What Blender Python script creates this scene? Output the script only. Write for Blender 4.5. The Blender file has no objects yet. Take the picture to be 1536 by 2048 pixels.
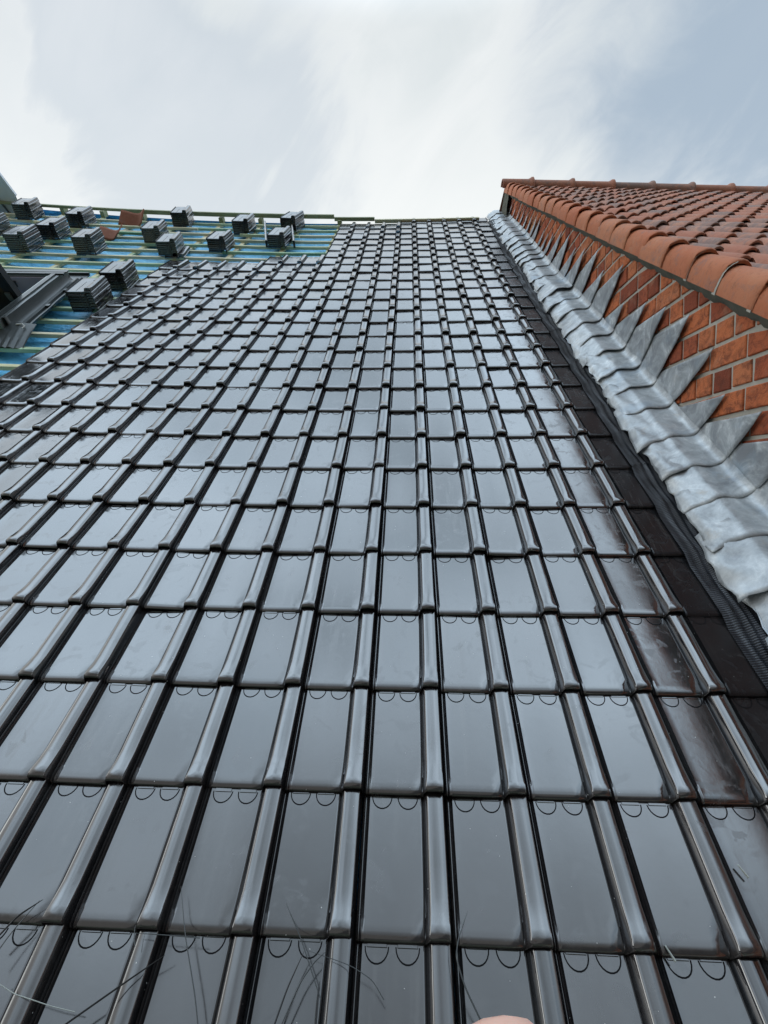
import bpy, math, random
import numpy as np
from mathutils import Matrix, Vector
random.seed(7); RNG = np.random.default_rng(11)
C = bpy.context.scene.collection
PI = math.pi
PITCH = math.radians(36.5); CP, SP = math.cos(PITCH), math.sin(PITCH)
W, G = 0.23, 0.322526                       # tile cover width and batten gauge

# ---------------------------------------------------------------- camera
RC = np.array([[0.998957, 0.039201, -0.023433], [0.006938, -0.637392, -0.770508], [-0.045141, 0.769541, -0.636999]])
CAM = np.array([0.100297, -0.242452, 1.504397])
FPX = 982.730263
def rw(a):                                   # roof frame (across, up the slope, off the slope) -> world
    a = np.asarray(a, float); o = np.empty_like(a)
    o[..., 0] = a[..., 0]; o[..., 1] = a[..., 1]*CP - a[..., 2]*SP; o[..., 2] = a[..., 1]*SP + a[..., 2]*CP
    return o
cam_d = bpy.data.cameras.new('camera'); cam = bpy.data.objects.new('camera', cam_d); C.objects.link(cam)
xr, yr, zr = rw(RC)
m = Matrix.Identity(4)
cl = rw(CAM)
for i in range(3):
    m[i][0] = xr[i]; m[i][1] = -yr[i]; m[i][2] = -zr[i]; m[i][3] = cl[i]
cam.matrix_world = m
cam_d.sensor_fit = 'HORIZONTAL'; cam_d.sensor_width = 36.0; cam_d.lens = FPX/1536*36.0
cam_d.clip_start = 0.02; cam_d.clip_end = 3000
S = bpy.context.scene
S.camera = cam
S.render.resolution_x = 768; S.render.resolution_y = 1024
S.view_settings.view_transform = 'Standard'; S.view_settings.look = 'None'
S.view_settings.exposure = 0.0; S.view_settings.gamma = 1.0

# ---------------------------------------------------------------- node helper
class NT:
    def __init__(s, tree): s.t = tree; s.n = tree.nodes; s.l = tree.links
    def node(s, typ, **kw):
        n = s.n.new(typ)
        for k, v in kw.items():
            if k.startswith('i_'):
                key = k[2:]; key = int(key) if key.isdigit() else key.replace('_', ' ')
                s.put(n.inputs[key], v)
            else: setattr(n, k, v)
        return n
    def put(s, inp, v):
        if isinstance(v, bpy.types.NodeSocket): s.l.new(v, inp)
        elif isinstance(v, tuple) and len(v) == 3 and inp.type == 'RGBA': inp.default_value = (*v, 1)
        else: inp.default_value = v
    def math(s, op, a, b=0.0, clamp=False):
        n = s.n.new('ShaderNodeMath'); n.operation = op; n.use_clamp = clamp
        s.put(n.inputs[0], a); s.put(n.inputs[1], b); return n.outputs[0]
    def mix(s, f, a, b, typ='MIX'):
        n = s.n.new('ShaderNodeMix'); n.data_type = 'RGBA'; n.blend_type = typ
        s.put(n.inputs[0], f); s.put(n.inputs[6], a); s.put(n.inputs[7], b); return n.outputs[2]
    def noise(s, vec, scale, detail=3.0, rough=0.55, dist=0.0):
        n = s.n.new('ShaderNodeTexNoise'); s.put(n.inputs['Vector'], vec)
        n.inputs['Scale'].default_value = scale; n.inputs['Detail'].default_value = detail
        n.inputs['Roughness'].default_value = rough; n.inputs['Distortion'].default_value = dist; return n.outputs[0]
    def ramp(s, f, stops, interp='LINEAR'):
        n = s.n.new('ShaderNodeValToRGB'); s.put(n.inputs[0], f); e = n.color_ramp.elements; n.color_ramp.interpolation = interp
        while len(e) < len(stops): e.new(0.5)
        for k, (p, c) in zip(e, stops):
            k.position = p; k.color = (c, c, c, 1) if isinstance(c, (int, float)) else (*c, 1)
        return n.outputs[0]
    def mapping(s, vec, scale=(1, 1, 1), rot=(0, 0, 0), loc=(0, 0, 0)):
        n = s.n.new('ShaderNodeMapping'); s.put(n.inputs[0], vec); n.inputs['Location'].default_value = loc
        n.inputs['Rotation'].default_value = rot; n.inputs['Scale'].default_value = scale; return n.outputs[0]
    def voro(s, vec, scale, feature='F1'):
        n = s.n.new('ShaderNodeTexVoronoi'); s.put(n.inputs['Vector'], vec); n.feature = feature
        n.inputs['Scale'].default_value = scale; return n
    def bump(s, h, strength=0.3, dist=0.002, normal=None):
        n = s.n.new('ShaderNodeBump'); n.inputs['Strength'].default_value = strength; n.inputs['Distance'].default_value = dist
        s.put(n.inputs['Height'], h)
        if normal: s.put(n.inputs['Normal'], normal)
        return n.outputs[0]
def material(name):
    mt = bpy.data.materials.new(name); mt.use_nodes = True; t = NT(mt.node_tree)
    b = t.n['Principled BSDF']; tc = t.n.new('ShaderNodeTexCoord')
    return mt, t, b, tc
def plain(name, col, rough=0.6, metal=0.0, var=0.15, scale=8.0, bump=0.0, spec=0.5):
    mt, t, b, tc = material(name)
    nz = t.noise(tc.outputs['Object'], scale, 4)
    k = t.math('ADD', 1-var, t.math('MULTIPLY', nz, 2*var))
    c = t.node('ShaderNodeMix', data_type='RGBA', blend_type='MULTIPLY'); c.inputs[0].default_value = 1
    t.put(c.inputs[6], col); t.l.new(k, c.inputs[7]); t.l.new(c.outputs[2], b.inputs['Base Color'])
    b.inputs['Roughness'].default_value = rough; b.inputs['Metallic'].default_value = metal
    b.inputs['Specular IOR Level'].default_value = spec
    if bump: t.l.new(t.bump(t.noise(tc.outputs['Object'], scale*4, 4), bump), b.inputs['Normal'])
    return mt

# ---------------------------------------------------------------- world: broken overcast over a Nishita sky
SUN_EL, SUN_AZ = math.radians(42), math.radians(262)
w_ = bpy.data.worlds.new('World'); S.world = w_; w_.use_nodes = True
t = NT(w_.node_tree); bg = t.n['Background']
sky = t.node('ShaderNodeTexSky', sky_type='NISHITA', sun_disc=False, sun_elevation=SUN_EL, sun_rotation=SUN_AZ)
tc = t.n.new('ShaderNodeTexCoord'); d = tc.outputs['Generated']
sp = t.node('ShaderNodeSeparateXYZ', i_0=d)
z = t.math('MAXIMUM', sp.outputs[2], 0.0)
den = t.math('ADD', z, 0.25)
cx = t.math('DIVIDE', sp.outputs[0], den); cy = t.math('DIVIDE', sp.outputs[1], den)
cv = t.node('ShaderNodeCombineXYZ', i_0=cx, i_1=cy, i_2=0.0).outputs[0]
dr = t.mapping(d, (1, 1, 1), (0, 0.72, 0))                        # streaks run up to the right
n1 = t.noise(t.mapping(d, (1.0, 1.0, 1.3), (0, 0, 0), (5.3, 0.4, 2.2)), 1.7, 4, 0.5, 0.6)
n2 = t.noise(t.mapping(dr, (0.8, 1.4, 2.6), (0, 0, 0), (1.3, 3.7, 0.6)), 1.5, 5, 0.55, 0.5)
n3 = t.noise(t.mapping(dr, (1.0, 2.0, 3.4), (0, 0, 0), (8.1, 1.7, 4.4)), 2.6, 6, 0.58, 0.9)
wisp = t.math('ADD', t.math('MULTIPLY', n1, 0.6), t.math('MULTIPLY', n2, 0.4))
def opening(px, py, a0, a1):                 # a thinner place in the cloud, by direction
    q = rw(RC.T @ np.array([(px-768)/FPX, (py-1024)/FPX, 1.0])); q = q/np.linalg.norm(q)
    dp = t.node('ShaderNodeVectorMath', operation='DOT_PRODUCT', i_0=d); dp.inputs[1].default_value = tuple(q)
    v = t.math('ADD', dp.outputs['Value'], t.math('MULTIPLY', t.math('SUBTRACT', wisp, 0.5), 0.22))
    v = t.math('ADD', v, t.math('MULTIPLY', t.math('SUBTRACT', n3, 0.5), 0.09))
    return t.ramp(v, [(math.cos(math.radians(a0)), 0.0), (math.cos(math.radians(a1)), 1.0)], 'EASE')
op = t.math('MULTIPLY', opening(1510, 190, 22, 4), 0.85)
op = t.math('MAXIMUM', op, t.math('MULTIPLY', opening(1230, 250, 12, 3), 0.30))
op = t.math('MAXIMUM', op, t.math('MULTIPLY', opening(430, 230, 15, 4), 0.38))
op = t.math('MAXIMUM', op, t.math('MULTIPLY', opening(60, 60, 15, 3), 0.15))
blue = t.mix(0.80, sky.outputs[0], (4.3, 5.6, 7.0))
blue = t.mix(1.0, blue, (0.092, 0.092, 0.092), 'MULTIPLY')
shade = t.ramp(t.math('ADD', t.math('MULTIPLY', wisp, 0.68), t.math('MULTIPLY', n3, 0.32)), [(0.36, (0.69, 0.75, 0.775)), (0.50, (0.83, 0.865, 0.88)), (0.64, (0.95, 0.965, 0.965))])
hor = t.ramp(z, [(0.40, 1.0), (0.66, 0.0)], 'EASE')              # thin bright cloud towards the horizon
cl_ = t.mix(t.math('MULTIPLY', hor, 0.80), shade, (0.96, 0.99, 0.985))
cl_ = t.mix(op, cl_, blue)
zen = t.ramp(sp.outputs[2], [(0.66, 0.0), (0.78, 1.0)], 'EASE')
back = t.ramp(t.math('MULTIPLY', sp.outputs[1], -1.0), [(0.0, 0.0), (0.30, 0.58), (0.62, 0.98)])   # unseen sky behind the viewer, darkened to keep tile lips and near pans dark
mul = t.math('ADD', 1.0, t.math('MULTIPLY', zen, 1.15))  # mostly unseen zenith sky, brightened to lift the tile reflections
mul = t.math('MULTIPLY', mul, t.math('SUBTRACT', 1.0, t.math('MULTIPLY', back, 0.93)))
over = t.ramp(t.math('ADD', t.math('MULTIPLY', n2, 0.5), t.math('MULTIPLY', n1, 0.5)), [(0.38, 0.55), (0.50, 1.0), (0.62, 1.35)])   # unseen cloud contrast overhead, added for uneven reflections in the tiles
ov = t.math('ADD', 1.0, t.math('MULTIPLY', zen, t.math('SUBTRACT', over, 1.0)))
mul = t.math('MULTIPLY', mul, ov)
left = t.math('MULTIPLY', t.ramp(t.math('MULTIPLY', sp.outputs[0], -1.0), [(0.66, 0.0), (0.95, 1.0)]), t.ramp(z, [(0.35, 1.0), (0.60, 0.0)]))
mul = t.math('MULTIPLY', mul, t.math('ADD', 1.0, t.math('MULTIPLY', left, 2.2)))   # low left sky out of view, brightened to light the wall and lead
cl_ = t.mix(zen, cl_, t.mix(1.0, cl_, (0.80, 0.97, 1.15), 'MULTIPLY'))
mc = t.node('ShaderNodeVectorMath', operation='SCALE', i_0=cl_); t.l.new(mul, mc.inputs[3])
t.l.new(mc.outputs[0], bg.inputs[0]); bg.inputs[1].default_value = 1.0

sd = bpy.data.lights.new('sun', 'SUN'); sd.energy = 0.5; sd.angle = math.radians(150); sd.color = (1, 0.96, 0.9)
sun = bpy.data.objects.new('sun', sd); C.objects.link(sun)
sv = Vector((math.sin(SUN_AZ)*math.cos(SUN_EL), math.cos(SUN_AZ)*math.cos(SUN_EL), math.sin(SUN_EL)))
sun.rotation_euler = sv.to_track_quat('Z', 'Y').to_euler(); sun.location = (0, -5, 12)

# ---------------------------------------------------------------- geometry helpers
def surf(u, v): return -0.000599*u*v + 0.008151*u*u + 0.001609*v*v   # the old roof is not quite flat
def R3(u, v, w):
    u, v, w = np.broadcast_arrays(np.asarray(u, float), np.asarray(v, float), np.asarray(w, float))
    return rw(np.stack([u, v, w + surf(u, v)], -1))
def R3f(u, v, w):
    u, v, w = np.broadcast_arrays(np.asarray(u, float), np.asarray(v, float), np.asarray(w, float))
    return rw(np.stack([u, v, w], -1))
def ray(px): return RC.T @ np.array([(px[0]-768)/FPX, (px[1]-1024)/FPX, 1.0])
def onroof(px, w=0.0):
    d_ = ray(px); z_ = w
    for _ in range(60):
        X = CAM + d_*((z_-CAM[2])/d_[2]); z_ = 0.5*z_ + 0.5*(w + surf(X[0], X[1]))
    return X[0], X[1]

def tag(o, label=None, cat=None, group=None, kind=None):
    if label: o['label'] = label
    if cat: o['category'] = cat
    if group: o['group'] = group
    if kind: o['kind'] = kind
    return o
def empty(name, loc, label, cat, group=None):
    o = bpy.data.objects.new(name, None); C.objects.link(o); o.location = loc; o.empty_display_size = 0.1
    return tag(o, label, cat, group)
def link(name, me, parent=None):
    o = bpy.data.objects.new(name, me); C.objects.link(o)
    if parent is not None:
        o.parent = parent
        if parent.type == 'EMPTY': o.matrix_parent_inverse = Matrix.Translation(-parent.location)
    return o
class MB:
    """collects vertices and faces of one mesh"""
    def __init__(s): s.v = []; s.f = []; s.m = []; s.n = 0; s.a = []
    def add(s, V, F, mi=0, attr=0.5):
        V = np.asarray(V, float).reshape(-1, 3)
        s.v.append(V); s.a.append(np.full(len(V), attr))
        for f in F: s.f.append([i + s.n for i in f]); s.m.append(mi)
        s.n += len(V)
    def grid(s, P, mi=0, attr=0.5, flip=False):
        P = np.asarray(P, float); a, b = P.shape[:2]
        idx = np.arange(a*b).reshape(a, b)
        q = np.stack([idx[:-1, :-1], idx[:-1, 1:], idx[1:, 1:], idx[1:, :-1]], -1).reshape(-1, 4)
        if flip: q = q[:, ::-1]
        s.add(P.reshape(-1, 3), q.tolist(), mi, attr)
    def hexa(s, P, mi=0, attr=0.5):
        """P: 8 points, bottom 4 then top 4, same winding"""
        s.add(P, [(3, 2, 1, 0), (4, 5, 6, 7), (0, 1, 5, 4), (1, 2, 6, 5), (2, 3, 7, 6), (3, 0, 4, 7)], mi, attr)
    def box(s, u0, u1, v0, v1, w0, w1, fn=None, mi=0, attr=0.5, nu=1):
        fn = fn or R3
        us = np.linspace(u0, u1, nu+1)
        ring = [(v0, w0), (v1, w0), (v1, w1), (v0, w1)]
        V = np.array([[fn(u, a, b) for a, b in ring] for u in us]).reshape(-1, 3)
        F = [(3, 2, 1, 0), tuple(4*nu+i for i in range(4))]
        for k in range(nu):
            for i in range(4):
                j = (i+1) % 4; F.append((4*k+i, 4*k+j, 4*k+4+j, 4*k+4+i))
        s.add(V, F, mi, attr)
    def tube(s, pts, r, n=6, mi=0):
        pts = np.array(pts, float); k = len(pts); r = np.broadcast_to(np.asarray(r, float), (k,))
        T = np.gradient(pts, axis=0); T /= np.linalg.norm(T, axis=1)[:, None] + 1e-12
        up = np.array([0.13, 0.31, 0.94]); A = np.cross(T, up); A /= np.linalg.norm(A, axis=1)[:, None] + 1e-12; B = np.cross(T, A)
        th = np.linspace(0, 2*PI, n, endpoint=False)
        V = pts[:, None] + r[:, None, None]*(A[:, None]*np.cos(th)[None, :, None] + B[:, None]*np.sin(th)[None, :, None])
        F = [(i*n+j, i*n+(j+1) % n, (i+1)*n+(j+1) % n, (i+1)*n+j) for i in range(k-1) for j in range(n)]
        F += [tuple(range(n))[::-1], tuple((k-1)*n+j for j in range(n))]
        s.add(V.reshape(-1, 3), F, mi)
    def mesh(s, name, mats, smooth=True, sharp=None):
        me = bpy.data.meshes.new(name)
        V = np.concatenate(s.v); me.from_pydata(V.tolist(), [], s.f)
        mats = mats if isinstance(mats, (list, tuple)) else [mats]
        for m_ in mats: me.materials.append(m_)
        if len(mats) > 1: me.polygons.foreach_set('material_index', np.array(s.m, np.int32))
        at = me.attributes.new('tint', 'FLOAT', 'POINT'); at.data.foreach_set('value', np.concatenate(s.a).astype(np.float32))
        if smooth: me.polygons.foreach_set('use_smooth', np.ones(len(me.polygons), bool))
        me.update()
        if smooth and sharp is not None: me.set_sharp_from_angle(angle=math.radians(sharp))
        return me
    def build(s, name, mats, parent=None, smooth=False, sharp=35):
        return link(name, s.mesh(name, mats, smooth, sharp), parent)

# ---------------------------------------------------------------- materials
def glaze(name, rough=0.10, speck=True, ior=2.35):
    mt, t, b, tc = material(name); o = tc.outputs['Object']
    at = t.node('ShaderNodeAttribute', attribute_name='tint')
    big = t.noise(o, 5.0, 4, 0.6); sm = t.noise(t.mapping(o, (1, 1, 1)), 38, 3, 0.6, 0.6)
    base = t.mix(at.outputs['Fac'], (0.012, 0.0125, 0.014), (0.021, 0.018, 0.018))
    dirt = t.ramp(t.noise(o, 16, 5, 0.7, 1.2), [(0.56, 0.0), (0.75, 0.55)])
    base = t.mix(dirt, base, (0.045, 0.045, 0.045))
    r = t.math('ADD', rough, t.math('MULTIPLY', t.math('POWER', big, 2.0), 0.16))
    r = t.math('ADD', r, t.math('MULTIPLY', dirt, 0.20))
    r = t.math('ADD', r, t.math('MULTIPLY', at.outputs['Fac'], 0.05))
    run = t.ramp(t.noise(t.mapping(o, (26, 2.2, 2.2)), 1.6, 4, 0.65, 0.3), [(0.52, 0.0), (0.74, 1.0)])
    run = t.math('MULTIPLY', run, t.ramp(t.noise(o, 1.7, 2), [(0.42, 0.0), (0.56, 1.0)]))
    blot = t.ramp(t.noise(o, 11, 3, 0.5, 1.5), [(0.60, 0.0), (0.64, 1.0)])
    r = t.math('ADD', r, t.math('ADD', t.math('MULTIPLY', run, 0.12), t.math('MULTIPLY', blot, 0.10)))
    base = t.mix(t.math('MULTIPLY', run, 0.5), base, (0.06, 0.055, 0.05))
    if speck:
        v = t.voro(o, 34); d_ = t.math('ADD', v.outputs['Distance'], t.math('MULTIPLY', t.noise(o, 3.0, 2), 0.10))
        keep = t.math('GREATER_THAN', t.node('ShaderNodeSeparateColor', i_0=v.outputs['Color']).outputs[0], 0.45)
        sk = t.math('MULTIPLY', t.math('LESS_THAN', d_, 0.088), keep)
        base = t.mix(t.math('MULTIPLY', sk, 0.75), base, (0.75, 0.74, 0.70)); r = t.math('MAXIMUM', r, t.math('MULTIPLY', sk, 0.8))
    t.l.new(base, b.inputs['Base Color']); t.l.new(r, b.inputs['Roughness'])
    b.inputs['IOR'].default_value = ior
    h = t.math('ADD', t.math('MULTIPLY', sm, 0.35), t.noise(o, 7.0, 2))
    t.l.new(t.bump(h, 0.22, 0.0010), b.inputs['Normal'])
    return mt
M = {}
M['glaze'] = glaze('black_glaze', 0.065)
M['glaze_loose'] = glaze('matt_black_glaze', 0.16, False, 1.85)
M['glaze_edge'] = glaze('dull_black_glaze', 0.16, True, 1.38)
M['groove'] = plain('groove_shade', (0.006, 0.006, 0.007), 0.7, spec=0.1)  # shade of the moulded grooves, painted as near-black lines
def clay(name, c0, c1, lich):
    mt, t, b, tc = material(name); o = tc.outputs['Object']
    at = t.node('ShaderNodeAttribute', attribute_name='tint').outputs['Fac']
    n_ = t.noise(o, 5, 5, 0.65, 0.4); f = t.noise(o, 30, 5, 0.7)
    base = t.mix(t.ramp(t.math('ADD', t.math('MULTIPLY', n_, 0.6), t.math('MULTIPLY', at, 0.4)), [(0.3, 0.0), (0.7, 1.0)]), c0, c1)
    grey = t.ramp(t.math('ADD', t.math('MULTIPLY', t.noise(o, 9, 6, 0.78, 0.8), 0.80), t.math('MULTIPLY', at, lich)), [(0.46, 0.0), (0.62, 0.7)])
    base = t.mix(grey, base, (0.17, 0.15, 0.15))
    pale = t.ramp(t.noise(o, 14, 6, 0.8), [(0.55, 0.0), (0.75, 0.4)])
    base = t.mix(pale, base, (0.42, 0.30, 0.20))
    base = t.mix(t.ramp(f, [(0.3, 0.3), (0.45, 0.0)]), base, (0.07, 0.035, 0.025))
    t.l.new(base, b.inputs['Base Color']); b.inputs['Roughness'].default_value = 0.85; b.inputs['Specular IOR Level'].default_value = 0.25
    t.l.new(t.bump(t.math('ADD', f, t.math('MULTIPLY', t.noise(o, 110, 4), 0.5)), 0.5, 0.004), b.inputs['Normal'])
    return mt
M['pantile'] = clay('weathered_clay', (0.42, 0.175, 0.115), (0.50, 0.27, 0.19), 0.22)
M['verge'] = clay('orange_clay', (0.42, 0.13, 0.062), (0.48, 0.20, 0.11), 0.07)
M['oldclay'] = clay('old_red_clay', (0.20, 0.075, 0.045), (0.30, 0.12, 0.07), 0.05)
def brickm():
    mt, t, b, tc = material('red_brick'); o = tc.outputs['Object']
    at = t.node('ShaderNodeAttribute', attribute_name='tint').outputs['Fac']
    base = t.ramp(at, [(0.0, (0.20, 0.052, 0.030)), (0.3, (0.40, 0.105, 0.05)), (0.6, (0.54, 0.16, 0.065)), (0.85, (0.50, 0.18, 0.085)), (1.0, (0.58, 0.28, 0.12))])
    n_ = t.noise(o, 22, 6, 0.7, 0.7)
    base = t.mix(t.ramp(n_, [(0.35, 0.75), (0.55, 0.0)]), base, (0.13, 0.045, 0.03))
    base = t.mix(t.ramp(t.noise(o, 9, 4, 0.6), [(0.55, 0.0), (0.8, 0.5)]), base, (0.5, 0.28, 0.18))
    t.l.new(base, b.inputs['Base Color']); b.inputs['Roughness'].default_value = 0.9; b.inputs['Specular IOR Level'].default_value = 0.2
    t.l.new(t.bump(t.math('ADD', n_, t.math('MULTIPLY', t.noise(t.mapping(o, (1, 1, 3)), 60, 5), 0.6)), 0.7, 0.006), b.inputs['Normal'])
    return mt
M['brick'] = brickm()
M['mortar'] = plain('lime_mortar', (0.42, 0.40, 0.35), 0.95, var=0.35, scale=16, bump=0.8, spec=0.2)
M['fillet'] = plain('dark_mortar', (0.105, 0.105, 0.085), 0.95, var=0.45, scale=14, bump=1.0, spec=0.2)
def leadm():
    mt, t, b, tc = material('weathered_lead'); o = tc.outputs['Object']
    oi = t.n.new('ShaderNodeObjectInfo').outputs['Random']
    n_ = t.noise(o, 7, 6, 0.68, 0.9); f = t.noise(o, 30, 5, 0.7, 0.5)
    base = t.ramp(t.math('ADD', t.math('MULTIPLY', n_, 0.7), t.math('MULTIPLY', f, 0.3)), [(0.36, (0.26, 0.28, 0.30)), (0.46, (0.40, 0.43, 0.45)), (0.55, (0.52, 0.555, 0.575)), (0.66, (0.76, 0.785, 0.79))])
    base = t.mix(t.math('MULTIPLY', oi, 0.35), base, (0.30, 0.32, 0.335))
    wl = t.node('ShaderNodeAttribute', attribute_name='tint').outputs['Fac']      # the upstand keeps its dark patina
    base = t.mix(t.math('MULTIPLY', wl, t.ramp(n_, [(0.42, 0.75), (0.60, 0.10)])), base, (0.22, 0.23, 0.245))
    bl = t.ramp(t.noise(o, 4.0, 4, 0.6), [(0.55, 0.0), (0.70, 0.5)])
    base = t.mix(bl, base, (0.30, 0.40, 0.50))
    tan = t.ramp(t.noise(t.mapping(o, (1, 1, 1), (0, 0, 0), (3, 1, 5)), 10, 5, 0.7), [(0.60, 0.0), (0.74, 0.55)])
    base = t.mix(tan, base, (0.40, 0.34, 0.27))
    t.l.new(base, b.inputs['Base Color']); b.inputs['Metallic'].default_value = 0.25
    t.l.new(t.math('ADD', 0.30, t.math('MULTIPLY', f, 0.25)), b.inputs['Roughness'])
    hb = t.math('ADD', t.math('MULTIPLY', t.noise(o, 16, 3, 0.5, 0.6), 1.0), t.math('MULTIPLY', f, 0.25))
    t.l.new(t.bump(hb, 0.35, 0.004), b.inputs['Normal'])
    return mt
M['lead'] = leadm()
def stripm():
    mt, t, b, tc = material('pleated_strip_black'); o = tc.outputs['Object']
    n_ = t.noise(o, 12, 4, 0.6)
    t.l.new(t.ramp(n_, [(0.3, (0.018, 0.021, 0.027)), (0.7, (0.050, 0.056, 0.068))]), b.inputs['Base Color'])
    b.inputs['Roughness'].default_value = 0.42; b.inputs['Specular IOR Level'].default_value = 0.6
    return mt
M['strip'] = stripm()
def woodm(name, top, side):
    mt, t, b, tc = material(name); o = tc.outputs['Object']
    oi = t.n.new('ShaderNodeObjectInfo').outputs['Random']
    g = t.noise(t.mapping(o, (0.6, 30, 30)), 1.6, 5, 0.65, 0.4)
    k = t.noise(t.mapping(o, (0.7, 3, 3), (0, 0, 0), (7, 0, 0)), 1.3, 3, 0.6)
    c = t.mix(t.ramp(t.math('ADD', k, t.math('MULTIPLY', t.math('SUBTRACT', oi, 0.5), 0.25)), [(0.40, 0.0), (0.60, 1.0)]), top, side)
    c = t.mix(t.ramp(g, [(0.35, 0.45), (0.6, 0.0)]), c, (0.16, 0.13, 0.06))
    t.l.new(c, b.inputs['Base Color']); b.inputs['Roughness'].default_value = 0.7
    t.l.new(t.bump(g, 0.3, 0.002), b.inputs['Normal'])
    return mt
M['woodA'] = woodm('pale_green_batten', (0.80, 0.77, 0.46), (0.48, 0.66, 0.42))
M['woodB'] = woodm('green_batten', (0.14, 0.40, 0.24), (0.50, 0.68, 0.43))
M['woodC'] = woodm('raw_batten', (0.84, 0.76, 0.52), (0.70, 0.68, 0.44))
M['woodD'] = woodm('dull_green_board', (0.24, 0.30, 0.16), (0.36, 0.38, 0.22))
def memb():
    mt, t, b, tc = material('blue_membrane'); o = tc.outputs['Object']
    n_ = t.noise(o, 3.0, 5, 0.65, 0.8)
    c = t.ramp(n_, [(0.3, (0.05, 0.27, 0.54)), (0.55, (0.10, 0.43, 0.72)), (0.8, (0.30, 0.60, 0.80))])
    t.l.new(t.mix(1.0, c, (1.25, 1.2, 1.15), 'MULTIPLY'), b.inputs['Base Color']); b.inputs['Roughness'].default_value = 0.5
    t.l.new(t.bump(t.noise(t.mapping(o, (1, 2, 2)), 4, 5, 0.6, 1.4), 1.0, 0.05), b.inputs['Normal'])
    return mt
M['membrane'] = memb()
M['alu'] = plain('anthracite_aluminium', (0.052, 0.060, 0.060), 0.34, 0.3, var=0.2, scale=10)
M['alu2'] = plain('grey_green_aluminium', (0.20, 0.225, 0.22), 0.30, 0.5, var=0.1)
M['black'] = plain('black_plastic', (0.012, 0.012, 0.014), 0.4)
M['lilac'] = plain('lilac_lining', (0.33, 0.30, 0.36), 0.6, var=0.08)
M['zinc'] = plain('pale_zinc', (0.62, 0.66, 0.70), 0.45, 0.15, var=0.2, scale=3)
M['zinc_seam'] = plain('zinc_seam', (0.12, 0.14, 0.16), 0.5, 0.4)
M['white'] = plain('white_paint', (0.72, 0.72, 0.70), 0.6, var=0.05)
M['skin'] = None
M['plaster'] = plain('house_render', (0.45, 0.43, 0.38), 0.9, var=0.1)
gm, t, b, tc = material('garden_ground')
t.l.new(t.ramp(t.noise(tc.outputs['Object'], 0.25, 6, 0.7), [(0.35, (0.04, 0.055, 0.025)), (0.65, (0.10, 0.10, 0.075))]), b.inputs['Base Color']); b.inputs['Roughness'].default_value = 0.95
M['ground'] = gm
glm, t, b, tc = material('window_glass'); b.inputs['Base Color'].default_value = (0.05, 0.045, 0.035, 1); b.inputs['Roughness'].default_value = 0.06
M['glass'] = glm

# ---------------------------------------------------------------- ground
g = MB(); g.add([(-1500, -1500, -6.2), (1500, -1500, -6.2), (1500, 1500, -6.2), (-1500, 1500, -6.2)], [(0, 1, 2, 3)])
tag(g.build('ground', M['ground']), kind='structure')

# ================================================================ THE HOUSE BEING RE-ROOFED
house = empty('house', (-3.0, 0.0, -6.2), 'house being re-roofed in glossy black tiles, blue membrane still bare on its left', 'house')

# ---- one interlocking tile, x across 0..W (pan corner at 0), y up the slope 0..L, z off the slope
L_T = G + 0.055
SX = np.array([-.068, -.062, -.054, -.046, -.040, -.034, -.028, -.020, -.013, -.007, 0.0, .007, .016, .035, .10, .30, .50, .632, .644, .652, .660, .668, .676, .686, .697, .708, .716, .725, .745, .78, .82, .86, .885, .898, .906, .911, .917, .923, .928, .934])
def roll_shape(s, y, L=L_T, flare=True):
    """height over the pan at fraction s across and y up the tile"""
    k = max(0.0, 1.0 - y/0.085) if flare else 0.0
    k = k*k*(3-2*k)
    a = 0.668 - 0.012*k; bnd = 0.713 - 0.022*k                     # foot and shoulder of the roll on its left
    h = 0.0225 + 0.009*k
    if s <= -.066: return -0.008
    if s < 0.02:
        xs = [-.066, -.058, -.050, -.043, -.037, -.031, -.025, -.017, -.010, -.004, .003, .012, .02]
        gv = 0.006*min(1.0, max(0.0, (y-0.03)/0.03))
        zs = [-.008, .003, .0085, .0085, .000, -.008, .000, .0060, .0060, .0005-gv*0.8, -.0010-gv*1.4, .0005, 0.0012]
        return float(np.interp(s, xs, zs))
    if s < a - 0.03: return 0.0012 - 0.0012*min(1, (s-0.02)/0.03)
    if s < bnd + 0.012:                                            # a narrow gutter, then the steep side of the roll
        g0, g1 = a-0.024, a+0.002
        if s < g0: return 0.0
        if s < g1: q = (s-g0)/(g1-g0); return -0.0075*q*q*(3-2*q)
        q2 = (s-g1)/(bnd+0.012-g1); return -0.0075 + (h+0.0075)*(1-(1-min(1, q2))**1.7)
    if s <= 0.905:
        q = (s-bnd-0.012)/(0.905-bnd-0.012); return h + 0.0034*math.sin(PI*min(1, max(0, q))) - 0.001*q
    q = min(1, (s-0.905)/0.027); return (h-0.001)*(1-q*q*(2.6-1.6*q)) - 0.008*q
YS = np.array([0.0, 0.0012, 0.0035, 0.007, 0.0125, 0.020, 0.032, 0.05, 0.085, 0.15, 0.24, G-0.02, L_T-0.012, L_T])
def tile_grid(sx=SX, ys=YS):
    P = np.zeros((len(ys), len(sx), 3))
    for j, y in enumerate(ys):
        rnd = 0.0095*(1-math.sqrt(max(0, 1-(1-min(1, y/0.020))**2)))   # the rounded lip
        rr = 0.013*(1-math.sqrt(max(0, 1-(1-min(1, y/0.024))**2)))      # the nose of the roll is rounder
        for i, s in enumerate(sx): P[j, i] = (s*W, y, roll_shape(s, y) - (max(rnd, rr) if 0.70 < s < 0.90 else rnd))
    return P
TG = tile_grid()
LIP = TG[0].copy(); LIP[:, 2] -= np.where((SX > 0.70) & (SX < 0.90), 0.002, 0.0042); LIP[:, 1] += 0.002
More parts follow.
